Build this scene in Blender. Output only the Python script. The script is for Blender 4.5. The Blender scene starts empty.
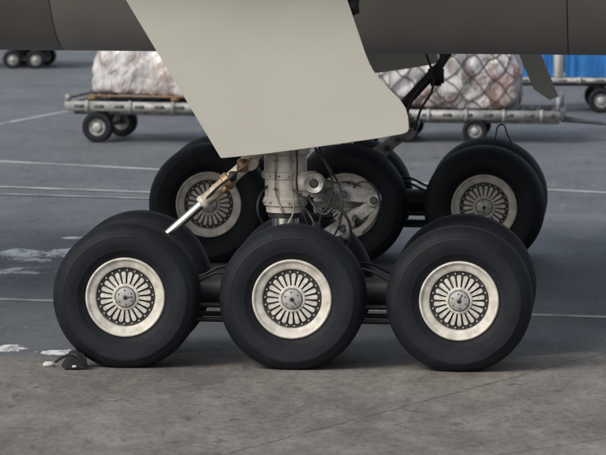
import bpy, bmesh, math, random
from mathutils import Vector, Matrix, noise
random.seed(4)
R=math.radians
scene=bpy.context.scene
scene.view_settings.view_transform='Standard'
scene.view_settings.look='None'
scene.view_settings.exposure=0

# ------------------------------------------------------------ materials
def nmat(name):
    m=bpy.data.materials.new(name); m.use_nodes=True
    return m,m.node_tree.nodes,m.node_tree.links,m.node_tree.nodes['Principled BSDF']
def mat(name,col,rough=.5,metal=0,var=.25,scale=6,bump=.0,bscale=40,dark=None,coat=0,spec=.5,fine=0):
    m,N,L,b=nmat(name)
    tc=N.new('ShaderNodeTexCoord')
    n=N.new('ShaderNodeTexNoise'); n.inputs['Scale'].default_value=scale; n.inputs['Detail'].default_value=8; n.inputs['Roughness'].default_value=.65
    L.new(tc.outputs['Object'],n.inputs['Vector'])
    r=N.new('ShaderNodeValToRGB'); r.color_ramp.elements[0].position=.35; r.color_ramp.elements[1].position=.65
    d=dark if dark else tuple(c*(1-var) for c in col)
    r.color_ramp.elements[0].color=(*d,1); r.color_ramp.elements[1].color=(*col,1)
    L.new(n.outputs['Fac'],r.inputs['Fac']); L.new(r.outputs['Color'],b.inputs['Base Color'])
    b.inputs['Roughness'].default_value=rough; b.inputs['Metallic'].default_value=metal
    b.inputs['Coat Weight'].default_value=coat; b.inputs['Specular IOR Level'].default_value=spec
    if bump:
        n2=N.new('ShaderNodeTexNoise'); n2.inputs['Scale'].default_value=bscale; n2.inputs['Detail'].default_value=5
        L.new(tc.outputs['Object'],n2.inputs['Vector'])
        bp=N.new('ShaderNodeBump'); bp.inputs['Strength'].default_value=bump; bp.inputs['Distance'].default_value=.02
        L.new(n2.outputs['Fac'],bp.inputs['Height']); L.new(bp.outputs['Normal'],b.inputs['Normal'])
    return m
M={}
M['tyre']=mat('tyre_rubber',(.0125,.0155,.021),.62,0,.55,3,.15,60,dark=(.006,.0075,.0105),spec=.22)
M['rim']=mat('rim_paint',(.66,.635,.575),.5,0,.3,11,dark=(.42,.395,.345))
M['fin']=mat('fin_paint',(.66,.64,.59),.5,0,.3,25,dark=(.38,.36,.32))
M['rimdark']=mat('rim_recess',(.06,.058,.056),.6,0,.4,10)
M['cap']=mat('hub_cap_metal',(.46,.46,.45),.4,.3,.3,20)
M['black']=mat('black_parts',(.02,.021,.023),.5,0,.3,10)
M['brake']=mat('brake_metal',(.04,.036,.032),.55,.5,.5,12)
M['beam']=mat('truck_paint',(.05,.05,.05),.5,.2,.5,6)
M['strut']=mat('strut_paint',(.64,.61,.55),.4,0,.3,4,dark=(.36,.325,.27))
M['link']=mat('link_metal',(.40,.395,.38),.45,.2,.4,7,dark=(.11,.10,.09))
M['chrome']=mat('chrome_rod',(.85,.85,.82),.2,1,.12,5)
M['brass']=mat('brass_fitting',(.36,.25,.14),.4,.4,.4,12,dark=(.15,.09,.05))
M['actu']=mat('actuator_paint',(.50,.43,.32),.45,0,.4,12,dark=(.20,.15,.095))
M['door']=mat('door_paint',(.435,.427,.385),.45,0,.08,1.3,dark=(.405,.395,.352))
def fusmat(name,col,dark):
    m,N,L,b=nmat(name)
    tc=N.new('ShaderNodeTexCoord'); mp=N.new('ShaderNodeMapping'); mp.inputs['Scale'].default_value=(1.6,.35,.35)
    L.new(tc.outputs['Object'],mp.inputs[0])
    n=N.new('ShaderNodeTexNoise'); n.inputs['Scale'].default_value=1.1; n.inputs['Detail'].default_value=7; L.new(mp.outputs[0],n.inputs['Vector'])
    r=N.new('ShaderNodeValToRGB'); r.color_ramp.elements[0].position=.3; r.color_ramp.elements[1].position=.7
    r.color_ramp.elements[0].color=(*dark,1); r.color_ramp.elements[1].color=(*col,1)
    L.new(n.outputs['Fac'],r.inputs['Fac']); L.new(r.outputs['Color'],b.inputs['Base Color']); b.inputs['Roughness'].default_value=.42
    return m
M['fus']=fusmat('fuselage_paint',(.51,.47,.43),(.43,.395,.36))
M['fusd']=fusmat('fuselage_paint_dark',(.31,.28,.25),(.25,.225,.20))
M['seam']=mat('panel_seam',(.15,.14,.125),.5,0,.2,3)
M['wing']=mat('wing_paint',(.42,.42,.41),.45,0,.15,.5)
M['dolly']=mat('dolly_galvanised',(.42,.43,.43),.5,.2,.4,4,dark=(.20,.20,.20))
M['dollyd']=mat('dolly_dark',(.12,.12,.125),.55,.2,.4,4)
M['blue']=mat('blue_tarp',(.02,.17,.50),.4,0,.35,2,.5,5)
M['white']=mat('white_post',(.75,.75,.73),.5,0,.15,4)
M['net']=mat('net_rope',(.085,.07,.08),.7,0,.3,10)
M['pallet']=mat('pallet_wood',(.30,.19,.10),.7,0,.5,6)
M['rubber']=mat('hose_rubber',(.014,.014,.016),.5,0,.2,10)
M['wood']=mat('chock_rubber',(.012,.012,.013),.7,0,.4,20)
M['yel']=mat('chock_end',(.6,.6,.56),.6,0,.3,20)

def paintmat():
    m,N,L,b=nmat('road_paint')
    g=N.new('ShaderNodeNewGeometry'); n=N.new('ShaderNodeTexNoise'); n.inputs['Scale'].default_value=1.6; n.inputs['Detail'].default_value=10; n.inputs['Roughness'].default_value=.75
    L.new(g.outputs['Position'],n.inputs['Vector'])
    r=N.new('ShaderNodeValToRGB'); r.color_ramp.elements[0].position=.36; r.color_ramp.elements[0].color=(.2,.205,.21,1); r.color_ramp.elements[1].position=.62; r.color_ramp.elements[1].color=(.62,.62,.6,1)
    L.new(n.outputs['Fac'],r.inputs['Fac']); L.new(r.outputs['Color'],b.inputs['Base Color']); b.inputs['Roughness'].default_value=.6
    return m
M['paint']=paintmat()

def cargomat(name,cols,plastic,lo,hi):
    m,N,L,b=nmat(name)
    tc=N.new('ShaderNodeTexCoord')
    v=N.new('ShaderNodeTexVoronoi'); v.distance='CHEBYCHEV'; v.inputs['Scale'].default_value=2.2; v.inputs['Randomness'].default_value=.7
    L.new(tc.outputs['Object'],v.inputs['Vector'])
    sep=N.new('ShaderNodeSeparateColor'); L.new(v.outputs['Color'],sep.inputs[0])
    r=N.new('ShaderNodeValToRGB'); r.color_ramp.interpolation='CONSTANT'
    els=r.color_ramp.elements
    while len(els)<len(cols): els.new(.5)
    for i,c in enumerate(cols):
        els[i].position=i/len(cols); els[i].color=(*c,1)
    L.new(sep.outputs[0],r.inputs['Fac'])
    mp=N.new('ShaderNodeMapping'); mp.inputs['Scale'].default_value=(1,1,.55); mp.inputs['Rotation'].default_value=(0,.5,0); L.new(tc.outputs['Object'],mp.inputs[0])
    n=N.new('ShaderNodeTexNoise'); n.inputs['Scale'].default_value=3.2; n.inputs['Detail'].default_value=8; n.inputs['Roughness'].default_value=.65; n.inputs['Distortion'].default_value=.8
    L.new(mp.outputs[0],n.inputs['Vector'])
    r2=N.new('ShaderNodeValToRGB'); r2.color_ramp.elements[0].position=lo; r2.color_ramp.elements[1].position=hi
    r2.color_ramp.elements[0].color=(.1,.1,.1,1);r2.color_ramp.elements[1].color=(.92,.92,.92,1)
    L.new(n.outputs['Fac'],r2.inputs['Fac'])
    mx=N.new('ShaderNodeMix'); mx.data_type='RGBA'; L.new(r2.outputs['Color'],mx.inputs['Factor']); L.new(r.outputs['Color'],mx.inputs['A']); mx.inputs['B'].default_value=(*plastic,1)
    L.new(mx.outputs['Result'],b.inputs['Base Color'])
    b.inputs['Roughness'].default_value=.32; b.inputs['Coat Weight'].default_value=.6; b.inputs['Coat Roughness'].default_value=.15
    n3=N.new('ShaderNodeTexNoise'); n3.inputs['Scale'].default_value=5; n3.inputs['Detail'].default_value=4; n3.inputs['Distortion'].default_value=1.6
    L.new(mp.outputs[0],n3.inputs['Vector'])
    bp=N.new('ShaderNodeBump'); bp.inputs['Strength'].default_value=.9; bp.inputs['Distance'].default_value=.08
    L.new(n3.outputs['Fac'],bp.inputs['Height']); L.new(bp.outputs['Normal'],b.inputs['Normal'])
    return m
M['cargoA']=cargomat('wrapped_cargo_pale',[(.46,.44,.43),(.44,.35,.325),(.5,.49,.48),(.34,.30,.29)],(.58,.57,.575),.38,.56)
M['cargoB']=cargomat('wrapped_cargo_brown',[(.28,.15,.11),(.50,.46,.43),(.16,.12,.105),(.34,.21,.17),(.56,.54,.52)],(.52,.52,.55),.45,.60)

# ------------------------------------------------------------ mesh helpers
def link(o,parent=None):
    scene.collection.objects.link(o)
    if parent: o.parent=parent
    return o
def obj(name,me,m=None,parent=None,smooth=True,loc=None):
    if m is not None: me.materials.append(m)
    if smooth:
        for p in me.polygons: p.use_smooth=True
    o=bpy.data.objects.new(name,me)
    if loc: o.location=loc
    return link(o,parent)
def empty(name,loc=(0,0,0),rz=0):
    o=bpy.data.objects.new(name,None); o.location=loc; o.rotation_euler=(0,0,rz); o.empty_display_size=.2
    return link(o)
def sharp(bm,ang=35):
    for e in bm.edges:
        if len(e.link_faces)==2 and e.calc_face_angle(0)>R(ang): e.smooth=False
def fin(bm,name,m,parent,ang=35,recalc=True):
    if recalc: bmesh.ops.recalc_face_normals(bm,faces=bm.faces)
    sharp(bm,ang)
    me=bpy.data.meshes.new(name); bm.to_mesh(me); bm.free()
    return obj(name,me,m,parent)
def lathe_bm(prof,seg=96,closed=False,bm=None,cx=0,cz=0):
    bm=bm or bmesh.new(); rings=[]
    for r,a in prof:
        if r<1e-5: rings.append([bm.verts.new((cx,a,cz))])
        else: rings.append([bm.verts.new((cx+r*math.cos(2*math.pi*i/seg),a,cz+r*math.sin(2*math.pi*i/seg))) for i in range(seg)])
    rr=list(zip(rings,rings[1:]))
    if closed: rr.append((rings[-1],rings[0]))
    for A,B in rr:
        for i in range(seg):
            j=(i+1)%seg
            if len(A)==1 and len(B)==1: continue
            if len(A)==1: bm.faces.new((A[0],B[i],B[j]))
            elif len(B)==1: bm.faces.new((A[i],B[0],A[j]))
            else: bm.faces.new((A[i],B[i],B[j],A[j]))
    return bm
def add_cyl(bm,p0,p1,r0,r1=None,seg=24,bev=0):
    p0=Vector(p0);p1=Vector(p1); r1=r0 if r1 is None else r1
    d=p1-p0; q=d.to_track_quat('Z','Y'); n=d.length
    prof=[(0,0),(r0-bev,0),(r0,bev),(r1,n-bev),(r1-bev,n),(0,n)] if bev else [(0,0),(r0,0),(r1,n),(0,n)]
    rings=[]
    for r,a in prof:
        if r<1e-6: rings.append([bm.verts.new(p0+q@Vector((0,0,a)))])
        else: rings.append([bm.verts.new(p0+q@Vector((r*math.cos(2*math.pi*i/seg),r*math.sin(2*math.pi*i/seg),a))) for i in range(seg)])
    for A,B in zip(rings,rings[1:]):
        for i in range(seg):
            j=(i+1)%seg
            if len(A)==1: bm.faces.new((A[0],B[j],B[i]))
            elif len(B)==1: bm.faces.new((A[i],A[j],B[0]))
            else: bm.faces.new((A[i],A[j],B[j],B[i]))
def cyl(name,p0,p1,r0,m,parent,r1=None,seg=24,bev=.006):
    bm=bmesh.new(); add_cyl(bm,p0,p1,r0,r1,seg,bev); return fin(bm,name,m,parent)
def add_box(bm,c,s,rot=None,bev=.008):
    r=bmesh.ops.create_cube(bm,size=1)
    vs=r['verts']
    mt=Matrix.Translation(Vector(c))@(rot.to_4x4() if rot else Matrix.Identity(4))@Matrix.Diagonal((*s,1))
    bmesh.ops.transform(bm,matrix=mt,verts=vs)
    if bev:
        es=set(e for v in vs for e in v.link_edges)
        bmesh.ops.bevel(bm,geom=list(es),offset=bev,segments=2,affect='EDGES')
def box(name,c,s,m,parent,rot=None,bev=.008):
    bm=bmesh.new(); add_box(bm,c,s,rot,bev); return fin(bm,name,m,parent)
def tube(name,pts,r,m,parent,res=8):
    cu=bpy.data.curves.new(name,'CURVE'); cu.dimensions='3D'; cu.bevel_depth=r; cu.bevel_resolution=3; cu.resolution_u=res
    sp=cu.splines.new('BEZIER'); sp.bezier_points.add(len(pts)-1)
    for b,p in zip(sp.bezier_points,pts):
        b.co=p; b.handle_left_type=b.handle_right_type='AUTO'
    cu.materials.append(m)
    o=bpy.data.objects.new(name,cu); return link(o,parent)
def plate(name,outline,y0,y1,m,parent,bev=.006):
    bm=bmesh.new()
    f=bm.faces.new([bm.verts.new((x,y0,z)) for x,z in outline])
    r=bmesh.ops.extrude_face_region(bm,geom=[f]); vs=[g for g in r['geom'] if isinstance(g,bmesh.types.BMVert)]
    bmesh.ops.translate(bm,vec=(0,y1-y0,0),verts=vs)
    if bev: bmesh.ops.bevel(bm,geom=[e for e in bm.edges if e.calc_face_angle(0)>.8],offset=bev,segments=2,affect='EDGES')
    return fin(bm,name,m,parent)

# ------------------------------------------------------------ wheel meshes (axis along y, outer side = -y)
HZ=.648
def tyre_mesh():
    h=[(.352,-.185),(.365,-.212),(.39,-.232),(.43,-.251),(.432,-.255),(.445,-.258),(.447,-.256),(.48,-.263),(.52,-.265),(.555,-.262),(.558,-.265),(.573,-.261),(.576,-.257),(.604,-.241),(.628,-.217),(.646,-.188),(.658,-.158),(.664,-.135)]
    t=[]
    def groove(a):
        return [(.669,a-.010),(.658,a-.007),(.658,a+.007),(.669,a+.010)]
    for a in(-.105,-.035,.035,.105): t+=groove(a)
    prof=h+t+[(r,-a) for r,a in reversed(h)]
    bm=lathe_bm(prof,160,closed=True)
    for v in bm.verts:
        if v.co.z<-.5: v.co.y*=1+.06*min(1,(-.5-v.co.z)/.1)
        if v.co.z<-HZ+.003: v.co.z=-HZ+.003-(-HZ+.003-v.co.z)*.05
    bmesh.ops.recalc_face_normals(bm,faces=bm.faces); sharp(bm,40)
    me=bpy.data.meshes.new('tyre'); bm.to_mesh(me); bm.free(); me.materials.append(M['tyre'])
    for p in me.polygons:p.use_smooth=True
    return me
def rim_mesh():
    ms=['rim','rimdark','fin','cap','black','brake']
    bm=bmesh.new()
    def part(f,idx):
        n0=len(bm.faces); f(); bm.faces.ensure_lookup_table()
        for i in range(n0,len(bm.faces)): bm.faces[i].material_index=idx
    part(lambda:lathe_bm([(.36,-.18),(.366,-.206),(.36,-.224),(.35,-.230),(.342,-.226),(.334,-.214),(.328,-.206),(.30,-.198),(.282,-.192),(.274,-.186),(.269,-.165),(.268,-.13)],128,bm=bm),0)
    part(lambda:lathe_bm([(.27,-.135),(.20,-.142),(.12,-.145),(.0,-.14)],64,bm=bm),1)
    def fins():
        n=22
        for i in range(n):
            a=2*math.pi*i/n
            rot=Matrix.Rotation(-a,3,'Y')
            prof=[(.122,.0115),(.14,.0135),(.19,.019),(.216,.0205),(.227,.017),(.231,.009)]
            top=[];bot=[]
            pts=[(r,w) for r,w in prof]+[(r,-w) for r,w in reversed(prof)]
            for r,w in pts:
                top.append(bm.verts.new(rot@Vector((r,-.184+(r-.118)*.06,w*.92))))
                bot.append(bm.verts.new(rot@Vector((r,-.140,w))))
            bm.faces.new(top)
            for k in range(len(pts)):
                l=(k+1)%len(pts); bm.faces.new((top[k],bot[k],bot[l],top[l]))
    part(fins,2)
    def bolts():
        for i in range(22):
            a=2*math.pi*(i+.5)/22
            x,z=.248*math.cos(a),.248*math.sin(a)
            add_cyl(bm,(x,-.135,z),(x,-.172,z),.0085,seg=6)
    part(bolts,3)
    part(lambda:lathe_bm([(.124,-.14),(.122,-.186),(.112,-.194),(.098,-.192),(.096,-.165)],48,bm=bm),2)
    part(lambda:lathe_bm([(.098,-.16),(.092,-.16),(.09,-.210),(.082,-.221),(.05,-.229),(.03,-.231),(.0,-.231)],48,bm=bm),3)
    part(lambda:lathe_bm([(.020,-.225),(.019,-.240),(.013,-.244),(0,-.244)],24,bm=bm),4)
    part(lambda:add_box(bm,(.0,-.233,.038),(.010,.012,.06),bev=.002),4)
    def capbolts():
        for i in range(6):
            a=i*math.pi/3
            add_cyl(bm,(.066*math.cos(a),-.215,.066*math.sin(a)),(.066*math.cos(a),-.233,.066*math.sin(a)),.007,seg=6)
    part(capbolts,1)
    part(lambda:lathe_bm([(.266,-.12),(.262,.16),(.35,.2),(.36,.18)],64,bm=bm),1)
    part(lambda:lathe_bm([(.0,.19),(.1,.19),(.24,.19),(.25,.14)],48,bm=bm),5)
    bmesh.ops.recalc_face_normals(bm,faces=bm.faces); sharp(bm,35)
    me=bpy.data.meshes.new('rim'); bm.to_mesh(me); bm.free()
    for k in ms: me.materials.append(M[k])
    for p in me.polygons:p.use_smooth=True
    return me
TY=tyre_mesh(); RM=rim_mesh()

def bogie(gear):
    """local frame: origin under centre axle, near-wheel centre plane y=0; far wheels y=1.4"""
    hz=HZ; sp=1.52
    for k in(-1,0,1):
        for j,y in enumerate((0,1.4)):
            t=link(bpy.data.objects.new(f'tyre_{k+2}_{j+1}',TY),gear); t.location=(k*sp,y,hz)
            w=link(bpy.data.objects.new(f'wheel_rim_{k+2}_{j+1}',RM),gear); w.location=(k*sp,y,hz)
            w.rotation_euler=(0,random.uniform(0,6.28),math.pi if j else 0)
        cyl('axle',(k*sp,.15,hz),(k*sp,1.25,hz),.085,M['beam'],gear)
        cyl('brake_drum',(k*sp,.16,hz),(k*sp,.42,hz),.235,M['brake'],gear,seg=40,bev=.02)
        cyl('brake_drum',(k*sp,.98,hz),(k*sp,1.24,hz),.235,M['brake'],gear,seg=40,bev=.02)
        bm=bmesh.new()
        for a in range(8):
            an=a*math.pi/4+.2
            for y in(.42,.98):
                s=.04 if y<.7 else -.04
                add_cyl(bm,(k*sp+.16*math.cos(an),y,hz+.16*math.sin(an)),(k*sp+.16*math.cos(an),y+s,hz+.16*math.sin(an)),.035,seg=14)
        fin(bm,'brake_pistons',M['link'],gear)
    bm=bmesh.new(); add_cyl(bm,(-1.62,.7,hz),(1.62,.7,hz),.13,bev=.03)
    for k in(-1,0,1): add_cyl(bm,(k*sp,.52,hz),(k*sp,.88,hz),.165,bev=.02)
    fin(bm,'truck_beam',M['beam'],gear)
    for y,z in((.42,.40),(.98,.40),(.44,.53)):
        cyl('brake_rod',(-1.45,y,z),(1.45,y,z-.01),.024,M['beam'],gear)
    for y in(.35,1.05):
        tube('brake_hose',[(-1.4,y,.82),(-.95,y+.03,.74),(-.72,y+.05,.83),(-.3,y+.1,.76),(.2,y+.1,.8),(.6,y+.05,.88),(.9,y+.05,.77),(1.4,y,.8)],.014,M['rubber'],gear)

def strut(gear,sx):
    x,y=sx,.7
    bm=bmesh.new()
    prof=[(0,1.37),(.15,1.37),(.175,1.375),(.18,1.43),(.20,1.44),(.205,1.50),(.19,1.52),(.19,1.68),(.212,1.69),(.215,1.745),(.198,1.76),(.198,1.90),(.225,1.92),(.225,2.02),(.205,2.04),(.205,4.0),(0,4.0)]
    rings=[]
    seg=48
    for r,z in prof:
        if r==0: rings.append([bm.verts.new((x,y,z))])
        else: rings.append([bm.verts.new((x+r*math.cos(2*math.pi*i/seg),y+r*math.sin(2*math.pi*i/seg),z)) for i in range(seg)])
    for A,B in zip(rings,rings[1:]):
        for i in range(seg):
            j=(i+1)%seg
            if len(A)==1: bm.faces.new((A[0],B[j],B[i]))
            elif len(B)==1: bm.faces.new((A[i],A[j],B[0]))
            else: bm.faces.new((A[i],A[j],B[j],B[i]))
    fin(bm,'oleo_strut',M['strut'],gear,25)
    bm=bmesh.new()
    for z in(1.47,1.715,1.97):
        for i in range(14):
            a=2*math.pi*i/14; r={1.47:.2,1.715:.21,1.97:.222}[z]
            add_cyl(bm,(x+r*math.cos(a),y+r*math.sin(a),z),(x+(r+.012)*math.cos(a),y+(r+.012)*math.sin(a),z),.012,seg=6)
    fin(bm,'collar_bolts',M['link'],gear)
    cyl('piston',(x+.02,y,.6),(x,y,1.40),.125,M['chrome'],gear,seg=40)
    cyl('piston_collar',(x+.02,y,.78),(x+.02,y,1.08),.165,M['link'],gear,seg=32,bev=.02)
    cyl('piston_ring',(x,y,1.325),(x,y,1.372),.16,M['black'],gear,seg=40)
    box('fork',(x+.05,.7,.80),(.34,.42,.30),M['beam'],gear,bev=.04)

# ------------------------------------------------------------ near gear
YAW=R(-3.3)
g1=empty('aircraft_landing_gear',(-.085,0,0),YAW)
bogie(g1); strut(g1,-.12)
def bar(bm,a,b,w,t,taper=.7):
    a=Vector(a);b=Vector(b);d=(b-a);ux=d.normalized();uy=Vector((0,1,0));uz=ux.cross(uy).normalized()
    vs=[]
    for p,k in((a,1),(b,taper)):
        for sy,sz in((-1,-1),(1,-1),(1,1),(-1,1)):
            vs.append(bm.verts.new(p+uy*sy*t*k/2+uz*sz*w*k/2))
    for f in((0,1,2,3),(7,6,5,4),(0,4,5,1),(1,5,6,2),(2,6,7,3),(3,7,4,0)):
        bm.faces.new([vs[i] for i in f])
def torque(g):
    bm=bmesh.new()
    for y in(.50,.90):
        bar(bm,(.06,y,1.62),(.70,.70+(y-.7)*.25,1.52),.17,.06,.7)
        bar(bm,(.05,y,1.00),(.70,.70+(y-.7)*.25,1.46),.15,.06,.7)
    bmesh.ops.bevel(bm,geom=list(bm.edges),offset=.008,segments=2,affect='EDGES')
    add_cyl(bm,(.70,.58,1.50),(.70,.82,1.50),.065,bev=.01)
    add_cyl(bm,(.05,.44,1.00),(.05,.96,1.00),.07,bev=.01)
    fin(bm,'torque_link',M['link'],g)
    plate('torque_web',[(.15,1.42),(.60,1.42),(.62,1.54),(.15,1.68)],.66,.70,M['link'],g)
    plate('torque_web',[(.18,1.02),(.30,1.02),(.62,1.38),(.55,1.44),(.22,1.20)],.64,.68,M['link'],g)
    for x,z,r in((.30,1.58,.035),(.43,1.56,.028),(.42,1.245,.03),(.53,1.34,.024)):
        cyl('lightening_boss',(x,.40 if z>1.4 else .42,z),(x,.60,z),r,M['black'],g,bev=.004)
    cyl('apex_pin',(.70,.53,1.50),(.70,.59,1.50),.035,M['black'],g)
torque(g1)
bm=lathe_bm([(.0,.40),(.035,.40),(.042,.32),(.085,.30),(.098,.32),(.10,.42),(.07,.60)],40,cx=.165,cz=1.665)
fin(bm,'pivot_boss',M['link'],g1)
cyl('pivot_pin',(.165,.36,1.665),(.165,.31,1.665),.036,M['black'],g1)
box('pivot_bracket',(.08,.58,1.66),(.22,.22,.20),M['strut'],g1,bev=.03)
a0=Vector((-1.24,.48,1.13)); a1=Vector((-.32,.52,1.96)); dv=a1-a0
cyl('positioner_rod',a0,a0+dv*.52,.042,M['chrome'],g1)
cyl('positioner_barrel',a0+dv*.40,a0+dv*.72,.062,M['actu'],g1,bev=.012)
cyl('positioner_gland',a0+dv*.385,a0+dv*.43,.072,M['strut'],g1,bev=.01)
cyl('positioner_gland',a0+dv*.62,a0+dv*.68,.082,M['brass'],g1,bev=.01)
cyl('positioner_head',a0+dv*.70,a0+dv*.90,.06,M['strut'],g1,bev=.01)
cyl('positioner_eye',a0-Vector((0,.05,0)),a0+Vector((0,.05,0)),.07,M['link'],g1)
cyl('positioner_clevis',(-.44,.44,1.85),(-.44,.60,1.85),.085,M['strut'],g1)
box('valve_block',(-.50,.44,1.82),(.10,.10,.12),M['brass'],g1,bev=.012)
box('valve_block',(-.59,.43,1.72),(.07,.07,.09),M['black'],g1,bev=.012)
box('valve_block',(-.38,.44,1.94),(.13,.12,.12),M['strut'],g1,bev=.02)
box('valve_block',(-.66,.42,1.60),(.05,.07,.08),M['brass'],g1,bev=.01)
tube('hydraulic_hose',[(-.50,.42,1.80),(-.62,.36,1.70),(-.72,.4,1.62),(-.84,.45,1.50)],.012,M['rubber'],g1)
tube('hydraulic_hose',[(-.38,.46,1.95),(-.46,.38,1.84),(-.58,.40,1.74)],.010,M['brass'],g1)
box('truck_bracket',(-1.2,.6,.93),(.16,.3,.38),M['beam'],g1,bev=.03)
tube('hydraulic_line',[(-.02,.48,2.1),(.0,.475,1.85),(.0,.46,1.6),(.05,.42,1.42),(.12,.45,1.2),(.1,.5,.9)],.009,M['rubber'],g1)
tube('hydraulic_line',[(.16,.5,2.15),(.22,.45,1.95),(.30,.42,1.8),(.38,.48,1.66),(.42,.38,1.5),(.40,.40,1.3),(.30,.45,1.1)],.010,M['rubber'],g1)
tube('hydraulic_line',[(.12,.5,2.15),(.17,.45,1.98),(.27,.40,1.84),(.33,.42,1.66),(.30,.40,1.48),(.22,.42,1.34),(.24,.45,1.1)],.010,M['rubber'],g1)
tube('hydraulic_line',[(.10,.5,1.55),(.16,.40,1.46),(.26,.36,1.38),(.36,.38,1.44),(.46,.38,1.36),(.50,.42,1.18),(.44,.5,1.0)],.014,M['rubber'],g1)
tube('hydraulic_line',[(.08,.5,1.42),(.14,.42,1.34),(.20,.40,1.22),(.34,.4,1.16),(.46,.45,1.05)],.012,M['black'],g1)
tube('hydraulic_line',[(.52,.5,1.62),(.60,.45,1.68),(.70,.46,1.64),(.76,.5,1.5),(.72,.5,1.34),(.60,.5,1.2)],.010,M['rubber'],g1)
tube('hydraulic_line',[(-.20,.49,2.1),(-.20,.49,1.8),(-.19,.49,1.55),(-.13,.5,1.38)],.009,M['link'],g1)
tube('hydraulic_line',[(-.06,.475,2.1),(-.055,.475,1.8),(-.05,.47,1.6),(-.03,.46,1.40),(-.1,.45,1.25)],.008,M['link'],g1)
tube('hydraulic_line',[(-.28,.6,1.62),(-.34,.5,1.54),(-.36,.46,1.40),(-.30,.5,1.26),(-.2,.52,1.1)],.010,M['rubber'],g1)
for x,z in((-.20,1.86),(-.05,1.60),(-.20,1.60),(-.05,1.86)): box('line_clamp',(x,.485,z),(.035,.03,.022),M['link'],g1,bev=.004)
for c,s,k in(((.27,.50,1.36),(.12,.1,.08),'black'),((.46,.52,1.20),(.09,.1,.12),'link'),((.37,.5,1.12),(.12,.1,.10),'beam'),((.20,.5,1.50),(.10,.08,.06),'link'),((.56,.52,1.30),(.06,.08,.08),'black'),((.18,.5,1.24),(.08,.1,.12),'beam')):
    box('manifold',c,s,M[k],g1,bev=.015)
outl=[(-1.99,3.94),(-.757,1.915),(-.745,1.905),(-.38,1.944),(-.027,1.993),(.35,2.05),(.702,2.103),(.905,2.142),(.95,2.16),(.967,2.19),(.958,2.30),(.935,2.38),(.885,2.454),(.748,2.591),(.675,2.67),(.638,2.719),(.60,2.79),(.565,2.874),(.502,3.056),(.401,3.348),(.20,3.94)]
outl=[(x+.075,z) for x,z in outl]
plate('gear_door',outl,.10,.135,M['door'],g1,.004)
for p,q in(((-.2,.18,2.5),(-.1,.55,2.4)),((.3,.16,2.9),(.05,.55,2.9))):
    cyl('door_link',p,q,.03,M['link'],g1)
cyl('door_actuator',(.45,.35,3.9),(.52,.4,3.22),.05,M['black'],g1)
box('door_hinge',(.50,.3,3.30),(.12,.12,.16),M['black'],g1,bev=.02)
tube('hydraulic_line',[(.4,.3,3.8),(.56,.3,3.4),(.50,.32,3.2),(.40,.35,3.1)],.014,M['rubber'],g1)
cyl('side_brace',(-.05,.85,2.3),(.2,2.9,3.6),.08,M['strut'],g1)
cyl('drag_brace',(-.1,.75,2.2),(-1.0,1.0,3.8),.07,M['strut'],g1)

# ------------------------------------------------------------ far gear
off=Matrix.Rotation(YAW,3,'Z')@Vector((0,11.5,0))
g2=empty('aircraft_landing_gear',(-.105+off.x-.07,off.y,0),YAW)
bogie(g2); strut(g2,-.10); torque(g2)
plate('gear_door',[(x-.1,z) for x,z in outl],1.27,1.305,M['door'],g2,.004)
cyl('drag_brace',(.25,.5,1.35),(.98,.6,2.15),.055,M['black'],g2)
cyl('drag_brace',(.98,.6,2.15),(1.5,.7,3.0),.05,M['beam'],g2)
cyl('side_brace',(-.05,.55,2.3),(.2,-1.9,3.6),.08,M['strut'],g2)
box('brace_joint',(.95,.55,2.05),(.18,.12,.22),M['black'],g2,bev=.03)
tube('hydraulic_line',[(.9,.4,2.5),(1.02,.35,2.2),(.86,.35,2.0),(.70,.35,1.8),(.60,.38,1.5)],.018,M['rubber'],g2)
tube('hydraulic_line',[(.75,.4,2.5),(.90,.35,2.15),(.92,.33,1.92),(.80,.35,1.7),(.72,.38,1.45)],.014,M['rubber'],g2)
tube('hydraulic_line',[(1.62,.0,1.20),(1.63,.0,1.40),(1.70,.0,1.55),(1.76,.0,1.45),(1.84,.0,1.25),(1.86,.1,1.1)],.009,M['rubber'],g2)
plate('inner_door',[(1.35,3.4),(1.62,3.4),(2.30,1.78),(2.20,1.74),(2.02,1.86)],1.5,1.53,M['door'],g2,.004)

# ------------------------------------------------------------ airplane body
air=empty('airplane',(-.105,0,0),YAW)
def fuselage():
    bm=bmesh.new(); seg=96
    xs=[-26,-20,-12,-6,-2.60,-2.585,0,2.435,2.45,6,12,20,26]
    rings=[]
    for x in xs:
        k=1
        if abs(x)>21: k=.7
        ring=[]
        for i in range(seg):
            a=2*math.pi*i/seg
            y=3.1*math.cos(a); z=3.1*math.sin(a)
            if z<0: z=-3.1*abs(math.sin(a))**.9
            ring.append(bm.verts.new((x,5.5+y*k,5.72+z*k+(1-k)*1.5)))
        rings.append(ring)
    for n,(A,B) in enumerate(zip(rings,rings[1:])):
        for i in range(seg):
            j=(i+1)%seg; f=bm.faces.new((A[i],B[i],B[j],A[j]))
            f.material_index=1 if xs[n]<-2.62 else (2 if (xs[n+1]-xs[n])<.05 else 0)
    bm.faces.new(rings[0]); bm.faces.new(rings[-1])
    bmesh.ops.recalc_face_normals(bm,faces=bm.faces); sharp(bm,40)
    me=bpy.data.meshes.new('fuselage'); bm.to_mesh(me); bm.free()
    for k in('fus','fusd','seam'): me.materials.append(M[k])
    obj('fuselage',me,None,air)
fuselage()
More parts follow.
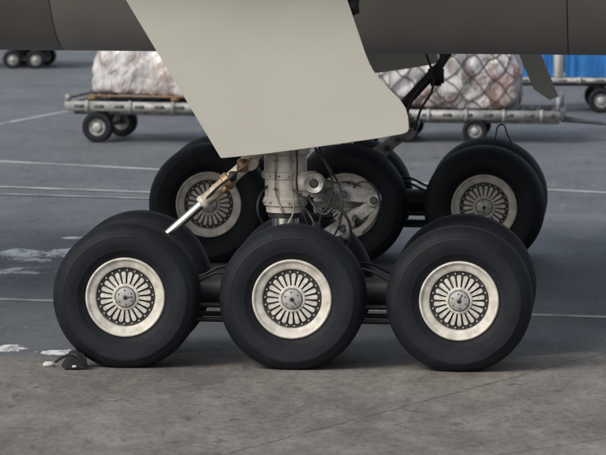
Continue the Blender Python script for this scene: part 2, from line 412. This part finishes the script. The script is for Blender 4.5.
def wing(side):
    bm=bmesh.new(); secs=[]
    for s,(le,te,z,th) in((0,(-4,3.2,4.25,.9)),(1,(-2.6,3.0,4.45,.7))):
        y=5.5+side*(2.0+s*4.3)
        pr=[]
        for u,t in((0,0),(.03,.22),(.12,.42),(.35,.5),(.7,.3),(1,.02),(.7,-.22),(.35,-.42),(.12,-.36),(.03,-.2)):
            pr.append(bm.verts.new((le+(te-le)*u,y,z+th*t)))
        secs.append(pr)
    for A,B in zip(secs,secs[1:]):
        for i in range(10):
            j=(i+1)%10; bm.faces.new((A[i],A[j],B[j],B[i]))
    bm.faces.new(secs[0]);bm.faces.new(secs[-1])
    fin(bm,'wing',M['wing'],air,50)
wing(-1); wing(1)

# ------------------------------------------------------------ wheel chock
ch=empty('wheel_chock',(-2.10,-.05,0),R(8))
plate('wedge',[(-.10,.004),(.12,.004),(.10,.13),(.03,.155),(-.02,.14)],-.28,.05,M['wood'],ch,.01)
cyl('end_grip',(-.03,-.30,.035),(.01,-.30,.035),.012,M['yel'],ch)
plate('wedge_outer',[(-.15,.004),(-.27,.004),(-.25,.04),(-.17,.05)],.0,.12,M['yel'],ch,.01)
tube('rope',[(-.15,.0,.05),(-.08,-.2,.12),(.0,-.29,.14),(.08,-.3,.05)],.012,M['rubber'],ch)

# ------------------------------------------------------------ cargo dollies
def dolly(name,loc,rz,L,W,deck,wr,wx,thick=.12,towbar=1,rail=.12,col='dolly'):
    e=empty(name,loc,rz)
    bm=bmesh.new()
    for y in(0,W): add_box(bm,(L/2,y,deck-thick/2),(L,.07,thick))
    for x in(0,L): add_box(bm,(x,W/2,deck-thick/2-.002),(.08,W-.07,thick*.9))
    n=int(L/.22)
    fin(bm,'frame',M[col],e)
    bm=bmesh.new()
    for i in range(n):
        x=.12+i*(L-.24)/(n-1); add_cyl(bm,(x,.05,deck-.03),(x,W-.05,deck-.03),.03,seg=12)
    for y in(.35,W-.35): add_box(bm,(L/2,y,deck-thick-.03),(L*.98,.08,.08))
    fin(bm,'rollers',M['dollyd'],e)
    bm=bmesh.new()
    for k in range(int(L/.3)):
        add_box(bm,(.2+k*.3,-.036,deck-thick*.5),(.14,.006,thick*.35),bev=0)
    fin(bm,'rail_slots',M['dollyd'],e)
    bm=bmesh.new()
    for x in(.03,L-.03):
        for y in(.0,W): add_box(bm,(x,y,deck+rail/2),(.07,.09,rail))
        add_box(bm,(x,W/2,deck+rail*.55),(.045,W-.1,rail*.5))
    for k in range(5):
        add_box(bm,(L*(k+.5)/5,-.042,deck-thick*.5),(.05,.015,thick*1.25),bev=.003)
    fin(bm,'corner_stops',M[col],e)
    for x in wx:
        for y in(.06,W-.06):
            s=-1 if y<W/2 else 1
            bm=lathe_bm([(wr*.55,-.075),(wr*.8,-.09),(wr*.94,-.08),(wr,-.05),(wr,.05),(wr*.94,.08),(wr*.8,.09),(wr*.55,.075)],40,True)
            o=fin(bm,'tyre',M['tyre'],e); o.location=(x,y,wr)
            bm=lathe_bm([(wr*.56,-.07),(wr*.5,-.05),(wr*.3,-.03),(wr*.28,-.085),(wr*.15,-.10),(0,-.10)],32)
            add_cyl(bm,(0,-.02,0),(0,.07,0),wr*.56,seg=24)
            for a in range(5):
                add_cyl(bm,(wr*.4*math.cos(a*1.2566),-.03,wr*.4*math.sin(a*1.2566)),(wr*.4*math.cos(a*1.2566),-.06,wr*.4*math.sin(a*1.2566)),wr*.06,seg=6)
            o=fin(bm,'wheel_hub',M['dolly'],e); o.location=(x,y,wr); o.rotation_euler=(0,random.random(),math.pi if s>0 else 0)
        cyl('axle',(x,.1,wr),(x,W-.1,wr),.035,M['dollyd'],e)
        for y in(.25,W-.25): box('axle_bracket',(x,y,(wr+deck-thick)/2),(.12,.06,deck-thick-wr+.06),M['dollyd'],e)
    if towbar:
        x0=L if towbar>0 else 0
        cyl('towbar',(x0,W*.5,deck-thick-.02),(x0+towbar*1.3,W*.5,wr+.02),.03,M['dollyd'],e)
        cyl('towbar',(x0,W*.25,deck-thick-.02),(x0+towbar*.6,W*.5,wr+.08),.022,M['dollyd'],e)
        cyl('towbar',(x0,W*.75,deck-thick-.02),(x0+towbar*.6,W*.5,wr+.08),.022,M['dollyd'],e)
    return e
def pallet(e,x0,x1,y0,y1,z):
    bm=bmesh.new()
    for x in(x0+.06,(x0+x1)/2,x1-.06):
        for y in(y0+.06,(y0+y1)/2,y1-.06): add_box(bm,(x,y,z+.03),(.12,.12,.05))
    for y in(y0+.05,(y0+y1)/2,y1-.05): add_box(bm,((x0+x1)/2,y,z+.066),(x1-x0,.1,.02),bev=.003)
    fin(bm,'pallet',M['pallet'],e)
def cargo(e,x0,x1,y0,y1,z0,z1,m,seed,net=False):
    bm=bmesh.new(); bmesh.ops.create_cube(bm,size=2)
    bmesh.ops.subdivide_edges(bm,edges=bm.edges,cuts=44,use_grid_fill=True)
    c=Vector(((x0+x1)/2,(y0+y1)/2,(z0+z1)/2)); h=Vector(((x1-x0)/2,(y1-y0)/2,(z1-z0)/2))
    def shp(v):
        p=Vector(v); n=9
        l=(abs(p.x)**n+abs(p.y)**n+abs(p.z)**n)**(1/n)
        q=p/l
        s=Vector((seed,seed*2,0))
        tpr=1-.07*max(0,q.z)
        w=Vector((q.x*h.x*tpr,q.y*h.y*tpr,q.z*h.z))
        k=noise.noise(w*1.5+s)*.10+noise.noise(w*3.2+s)*.06
        k+=abs(noise.noise(Vector((w.x*5+w.z*2,w.y*5,w.z*1.6))+s))*.08
        k+=abs(noise.noise(Vector((w.x*4-w.z*5,w.y*5,w.z*2.6))+s*2))*.05
        w=w+q.normalized()*k
        w.z=max(w.z,-h.z)
        return w+c
    for v in bm.verts: v.co=shp(v.co)
    me=bpy.data.meshes.new('wrapped_cargo')
    bmesh.ops.recalc_face_normals(bm,faces=bm.faces)
    bm.to_mesh(me); bm.free()
    obj('wrapped_cargo',me,m,e)
    if net:
        cu=bpy.data.curves.new('cargo_net','CURVE'); cu.dimensions='3D'; cu.bevel_depth=.0085; cu.bevel_resolution=1
        W=(x1-x0);H=(z1-z0)
        def on(sx,sz): return shp(Vector((sx,-1,sz)))+Vector((0,-.02,0))
        nd=6.5; stepx=2/nd; stepz=stepx*W/H*.95
        for sgn in(1,-1):
            for k in range(-30,30):
                pts=[]
                for t in range(0,81):
                    sx=-1+2*t/80
                    u=(sx+1-k*stepx)/stepx
                    sz=sgn*(u+.10*math.sin(2*math.pi*u)*(1 if k%2 else .6))*stepz+.16*noise.noise(Vector((sx*2,u*.6,seed+k*.15)))
                    if -1<=sz<=1: pts.append(on(sx,sz))
                if len(pts)>1:
                    sp=cu.splines.new('POLY'); sp.points.add(len(pts)-1)
                    for q,p in zip(sp.points,pts): q.co=(*p,1)
        cu.materials.append(M['net']); link(bpy.data.objects.new('cargo_net',cu),e)

e=dolly('cargo_dolly',(-3.45,32.2,0),R(-12),3.2,1.6,.60,.225,(.46,2.7),thick=.14,towbar=0,rail=.10)
pallet(e,.30,2.9,.08,1.5,.61)
cargo(e,.36,2.9,.12,1.46,.69,1.75,M['cargoA'],3.1)
e=dolly('cargo_dolly',(1.0,32.6,0),R(-4),2.75,1.6,.48,.18,(.5,1.5),thick=.14,towbar=1,rail=.20)
cargo(e,-.05,2.1,.08,1.5,.49,1.75,M['cargoB'],9.4,net=True)
e=dolly('cargo_dolly',(-6.6,53.0,0),R(-6),2.2,1.5,.52,.17,(1.35,1.77),towbar=0)
cargo(e,.2,2.0,.1,1.4,.53,1.5,M['cargoA'],5.5)
e=dolly('baggage_cart',(3.3,40.2,0),R(0),3.6,1.5,.56,.20,(1.42,3.0),thick=.08,towbar=0,rail=.02,col='dolly')
def curtain(x0,x1,y,z0,z1):
    bm=bmesh.new(); n=60; A=[]
    for j in range(9):
        A.append([bm.verts.new((x0+(x1-x0)*i/n,y+.016*noise.noise(Vector((i*.22,j*.2,x0*9)))*(1-.4*j/8)*2,z0+(z1-z0)*j/8)) for i in range(n+1)])
    for j in range(8):
        for i in range(n): bm.faces.new((A[j][i],A[j][i+1],A[j+1][i+1],A[j+1][i]))
    fin(bm,'curtain',M['blue'],e,60)
for x0,x1 in((.06,.66),(.84,1.9),(2.0,3.5)):
    curtain(x0,x1,.0,.57,1.9); curtain(x0,x1,1.48,.57,1.9)
for x in(.03,.75,1.95,3.55):
    for y in(0,1.5): box('post',(x,y,1.25),(.14 if x==.75 else .06,.07,1.4),M['white'],e)
box('roof',(1.8,.75,1.97),(3.7,1.6,.06),M['white'],e)

# ------------------------------------------------------------ ground
def ramp_f(N,L,f,a,b_):
    n=N.new('ShaderNodeMapRange'); n.clamp=True; n.interpolation_type='SMOOTHSTEP'
    n.inputs['From Min'].default_value=a; n.inputs['From Max'].default_value=b_
    L.new(f,n.inputs['Value']); return n.outputs['Result']
def groundmat():
    m,N,L,b=nmat('apron_surface')
    geo=N.new('ShaderNodeNewGeometry'); sx=N.new('ShaderNodeSeparateXYZ'); L.new(geo.outputs['Position'],sx.inputs[0])
    X,Y=sx.outputs[0],sx.outputs[1]
    def mth(op,a,b_=None,clamp=False):
        n=N.new('ShaderNodeMath'); n.operation=op; n.use_clamp=clamp
        for i,v in enumerate((a,b_)):
            if v is None: continue
            if isinstance(v,(int,float)): n.inputs[i].default_value=v
            else: L.new(v,n.inputs[i])
        return n.outputs[0]
    def nz(scale,detail=8,rough=.6,sc=(1,1,1),dist=0,off=(0,0,0)):
        mp=N.new('ShaderNodeMapping'); mp.inputs['Scale'].default_value=sc; mp.inputs['Location'].default_value=off
        L.new(geo.outputs['Position'],mp.inputs['Vector'])
        n=N.new('ShaderNodeTexNoise'); n.inputs['Scale'].default_value=scale; n.inputs['Detail'].default_value=detail; n.inputs['Roughness'].default_value=rough; n.inputs['Distortion'].default_value=dist
        L.new(mp.outputs[0],n.inputs['Vector']); return n.outputs['Fac']
    def ramp(f,stops):
        r=N.new('ShaderNodeValToRGB'); e=r.color_ramp.elements
        while len(e)<len(stops): e.new(.5)
        for i,(p,c) in enumerate(stops):
            e[i].position=p; e[i].color=(*c,1) if len(c)==3 else c
        L.new(f,r.inputs['Fac']); return r.outputs['Color']
    def mix(f,a,b_,mode='MIX'):
        n=N.new('ShaderNodeMix'); n.data_type='RGBA'; n.blend_type=mode
        for s,v in(('Factor',f),('A',a),('B',b_)):
            if isinstance(v,(int,float)): n.inputs[s].default_value=v
            elif isinstance(v,tuple): n.inputs[s].default_value=(*v,1)
            else: L.new(v,n.inputs[s])
        return n.outputs['Result']
    big=nz(.3,9,.65); fine=nz(16,6,.85,(1,.35,1)); med=nz(1.6,11,.8,(1,.35,1))
    asp=ramp(big,[(.3,(.115,.126,.140)),(.7,(.185,.198,.212))])
    asp=mix(mth('MULTIPLY',ramp_f(N,L,med,.42,.62),.5),asp,(.10,.11,.124))
    shade=mth('MULTIPLY',ramp_f(N,L,mth('ADD',Y,mth('MULTIPLY',med,5)),22,15),.38)  # faint aircraft shade, painted into the nearer asphalt as a darker tone
    asp=mix(shade,asp,(.062,.070,.082))
    con=ramp(med,[(.32,(.125,.115,.104)),(.5,(.20,.187,.172)),(.68,(.29,.272,.252))])
    con=mix(mth('MULTIPLY',ramp_f(N,L,nz(.9,9,.75,(1,.3,1),.6,(9,3,0)),.5,.62),.6),con,(.115,.106,.098))
    bd=mth('ADD',mth('SUBTRACT',mth('ADD',mth('MULTIPLY',X,.12),1.15),Y),mth('MULTIPLY',mth('SUBTRACT',nz(1.3,6,.7),.5),1.8))
    bf=ramp_f(N,L,bd,-.6,.6)
    col=mix(bf,asp,con)
    g=ramp(fine,[(.3,(.62,.62,.62)),(.7,(1.36,1.36,1.36))])
    col=mix(1.0,col,g,'MULTIPLY')
    st=nz(5,5,.6,(1,.25,1),.3,(3,7,0))
    col=mix(mth('MULTIPLY',ramp_f(N,L,st,.60,.68),.55),col,(.06,.055,.05))
    pale=nz(3.6,7,.7,(1,.22,1),.3,(13,2,0))
    col=mix(mth('MULTIPLY',ramp_f(N,L,pale,.60,.70),.4),col,(.34,.325,.30))
    wob=mth('MULTIPLY',mth('SUBTRACT',nz(3,4,.6),.5),.12)
    def joint(x0,y0,x1,y1,w,s):
        nonlocal col
        dx_,dy_=x1-x0,y1-y0; l=math.hypot(dx_,dy_); nx,ny=-dy_/l,dx_/l; c=nx*x0+ny*y0
        d=mth('ABSOLUTE',mth('ADD',mth('SUBTRACT',mth('ADD',mth('MULTIPLY',X,nx),mth('MULTIPLY',Y,ny)),c),wob))
        f=mth('SUBTRACT',1.0,ramp_f(N,L,d,w*.4,w))
        col=mix(mth('MULTIPLY',f,s),col,(.06,.057,.052))
    joint(-.55,-6.7,2.7,1.2,.026,.55)
    joint(-6,-1.2,6,-.4,.05,.22)
    joint(1.7,-6.6,3.0,-4.9,.03,.5)
    joint(-20,9.6,20,4.4,.06,.3)
    joint(-20,49,20,30,.1,.3)
    blotch=nz(2.2,8,.7,(1,.45,1),.8)  # noise breaking up the near-white patches on the left ground
    tot=None
    for cx,cy,rx,ry,th in((-3.05,12.4,.75,1.0,.45),(-3.2,10.2,.55,.7,.43),(-2.85,1.75,.4,.5,.46),(-2.35,1.3,.2,.3,.40),(-2.35,14.6,.5,.8,.50)):
        ux=mth('DIVIDE',mth('SUBTRACT',X,cx),rx); uy=mth('DIVIDE',mth('SUBTRACT',Y,cy),ry)
        d2=mth('ADD',mth('MULTIPLY',ux,ux),mth('MULTIPLY',uy,uy))
        k=mth('SUBTRACT',mth('SUBTRACT',blotch,th),mth('MULTIPLY',d2,.12))
        f=ramp_f(N,L,k,0,.06)
        f=mth('MULTIPLY',f,ramp_f(N,L,nz(9,6,.8,(1,.3,1)),.33,.55))
        tot=f if tot is None else mth('MAXIMUM',tot,f)
    col=mix(tot,col,(.82,.84,.86))
    L.new(col,b.inputs['Base Color'])
    ro=mth('ADD',mth('MULTIPLY',ramp_f(N,L,nz(.5,6,.6,(1,.5,1),0,(4,4,0)),.35,.65),.2),.52)
    L.new(ro,b.inputs['Roughness']); b.inputs['Specular IOR Level'].default_value=.3
    bp=N.new('ShaderNodeBump'); bp.inputs['Strength'].default_value=.35; bp.inputs['Distance'].default_value=.01
    L.new(fine,bp.inputs['Height']); L.new(bp.outputs['Normal'],b.inputs['Normal'])
    return m
bm=bmesh.new()
vs=[bm.verts.new(p) for p in((-3000,-3000,0),(3000,-3000,0),(3000,4000,0),(-3000,4000,0))]
bm.faces.new(vs); fin(bm,'ground',groundmat(),None)
def stripe(x0,y0,x1,y1,w,ext=0,z=.004):
    a=Vector((x0,y0,0));b_=Vector((x1,y1,0));d=(b_-a).normalized(); n=Vector((-d.y,d.x,0))*w/2
    a=a-d*ext;b_=b_+d*ext
    bm=bmesh.new()
    K=80
    A=[bm.verts.new(a.lerp(b_,i/K)+n+Vector((0,0,z))) for i in range(K+1)];B=[bm.verts.new(a.lerp(b_,i/K)-n+Vector((0,0,z))) for i in range(K+1)]
    for i in range(K): bm.faces.new((A[i],B[i],B[i+1],A[i+1]))
    fin(bm,'painted_line',M['paint'],None,recalc=False)
stripe(-3.09,6.75,3.0,5.2,.24,14)
stripe(-4.2,27.9,-2.07,26.5,.20,16,.004)
stripe(-3.94,22.9,-2.03,22.1,.2,2.2,.008)
stripe(-5.2,22.0,-1.0,20.6,.12,1,.012)
stripe(-4.6,36.5,-3.8,39.6,.10,3,.004)

# ------------------------------------------------------------ light
w=bpy.data.worlds.new('World'); scene.world=w; w.use_nodes=True
N=w.node_tree.nodes;L=w.node_tree.links
sky=N.new('ShaderNodeTexSky'); sky.sky_type='NISHITA'; sky.sun_disc=False
EL,AZ=38,222
sky.sun_elevation=R(EL); sky.sun_rotation=R(AZ); sky.air_density=1.0; sky.dust_density=4
hs=N.new('ShaderNodeHueSaturation'); hs.inputs['Saturation'].default_value=.5
L.new(sky.outputs[0],hs.inputs['Color']); L.new(hs.outputs[0],N['Background'].inputs['Color']); N['Background'].inputs['Strength'].default_value=.15
sd=bpy.data.lights.new('sun','SUN'); sd.energy=1.3; sd.angle=R(20); sd.color=(1,.95,.86)
so=link(bpy.data.objects.new('sun',sd))
dirv=Vector((math.sin(R(AZ))*math.cos(R(EL)),math.cos(R(AZ))*math.cos(R(EL)),math.sin(R(EL))))
so.rotation_euler=dirv.to_track_quat('Z','Y').to_euler()

# ------------------------------------------------------------ camera
cd=bpy.data.cameras.new('camera'); cd.sensor_width=36; cd.lens=352.9; cd.clip_end=6000; cd.clip_start=1
cd.dof.use_dof=True; cd.dof.focus_distance=54.2; cd.dof.aperture_fstop=5.6
co=link(bpy.data.objects.new('camera',cd)); co.location=(0,-54,5.5)
co.rotation_euler=(Matrix.Rotation(R(90-4.462),3,'X')@Matrix.Rotation(R(.35),3,'Z')).to_euler()
scene.camera=co
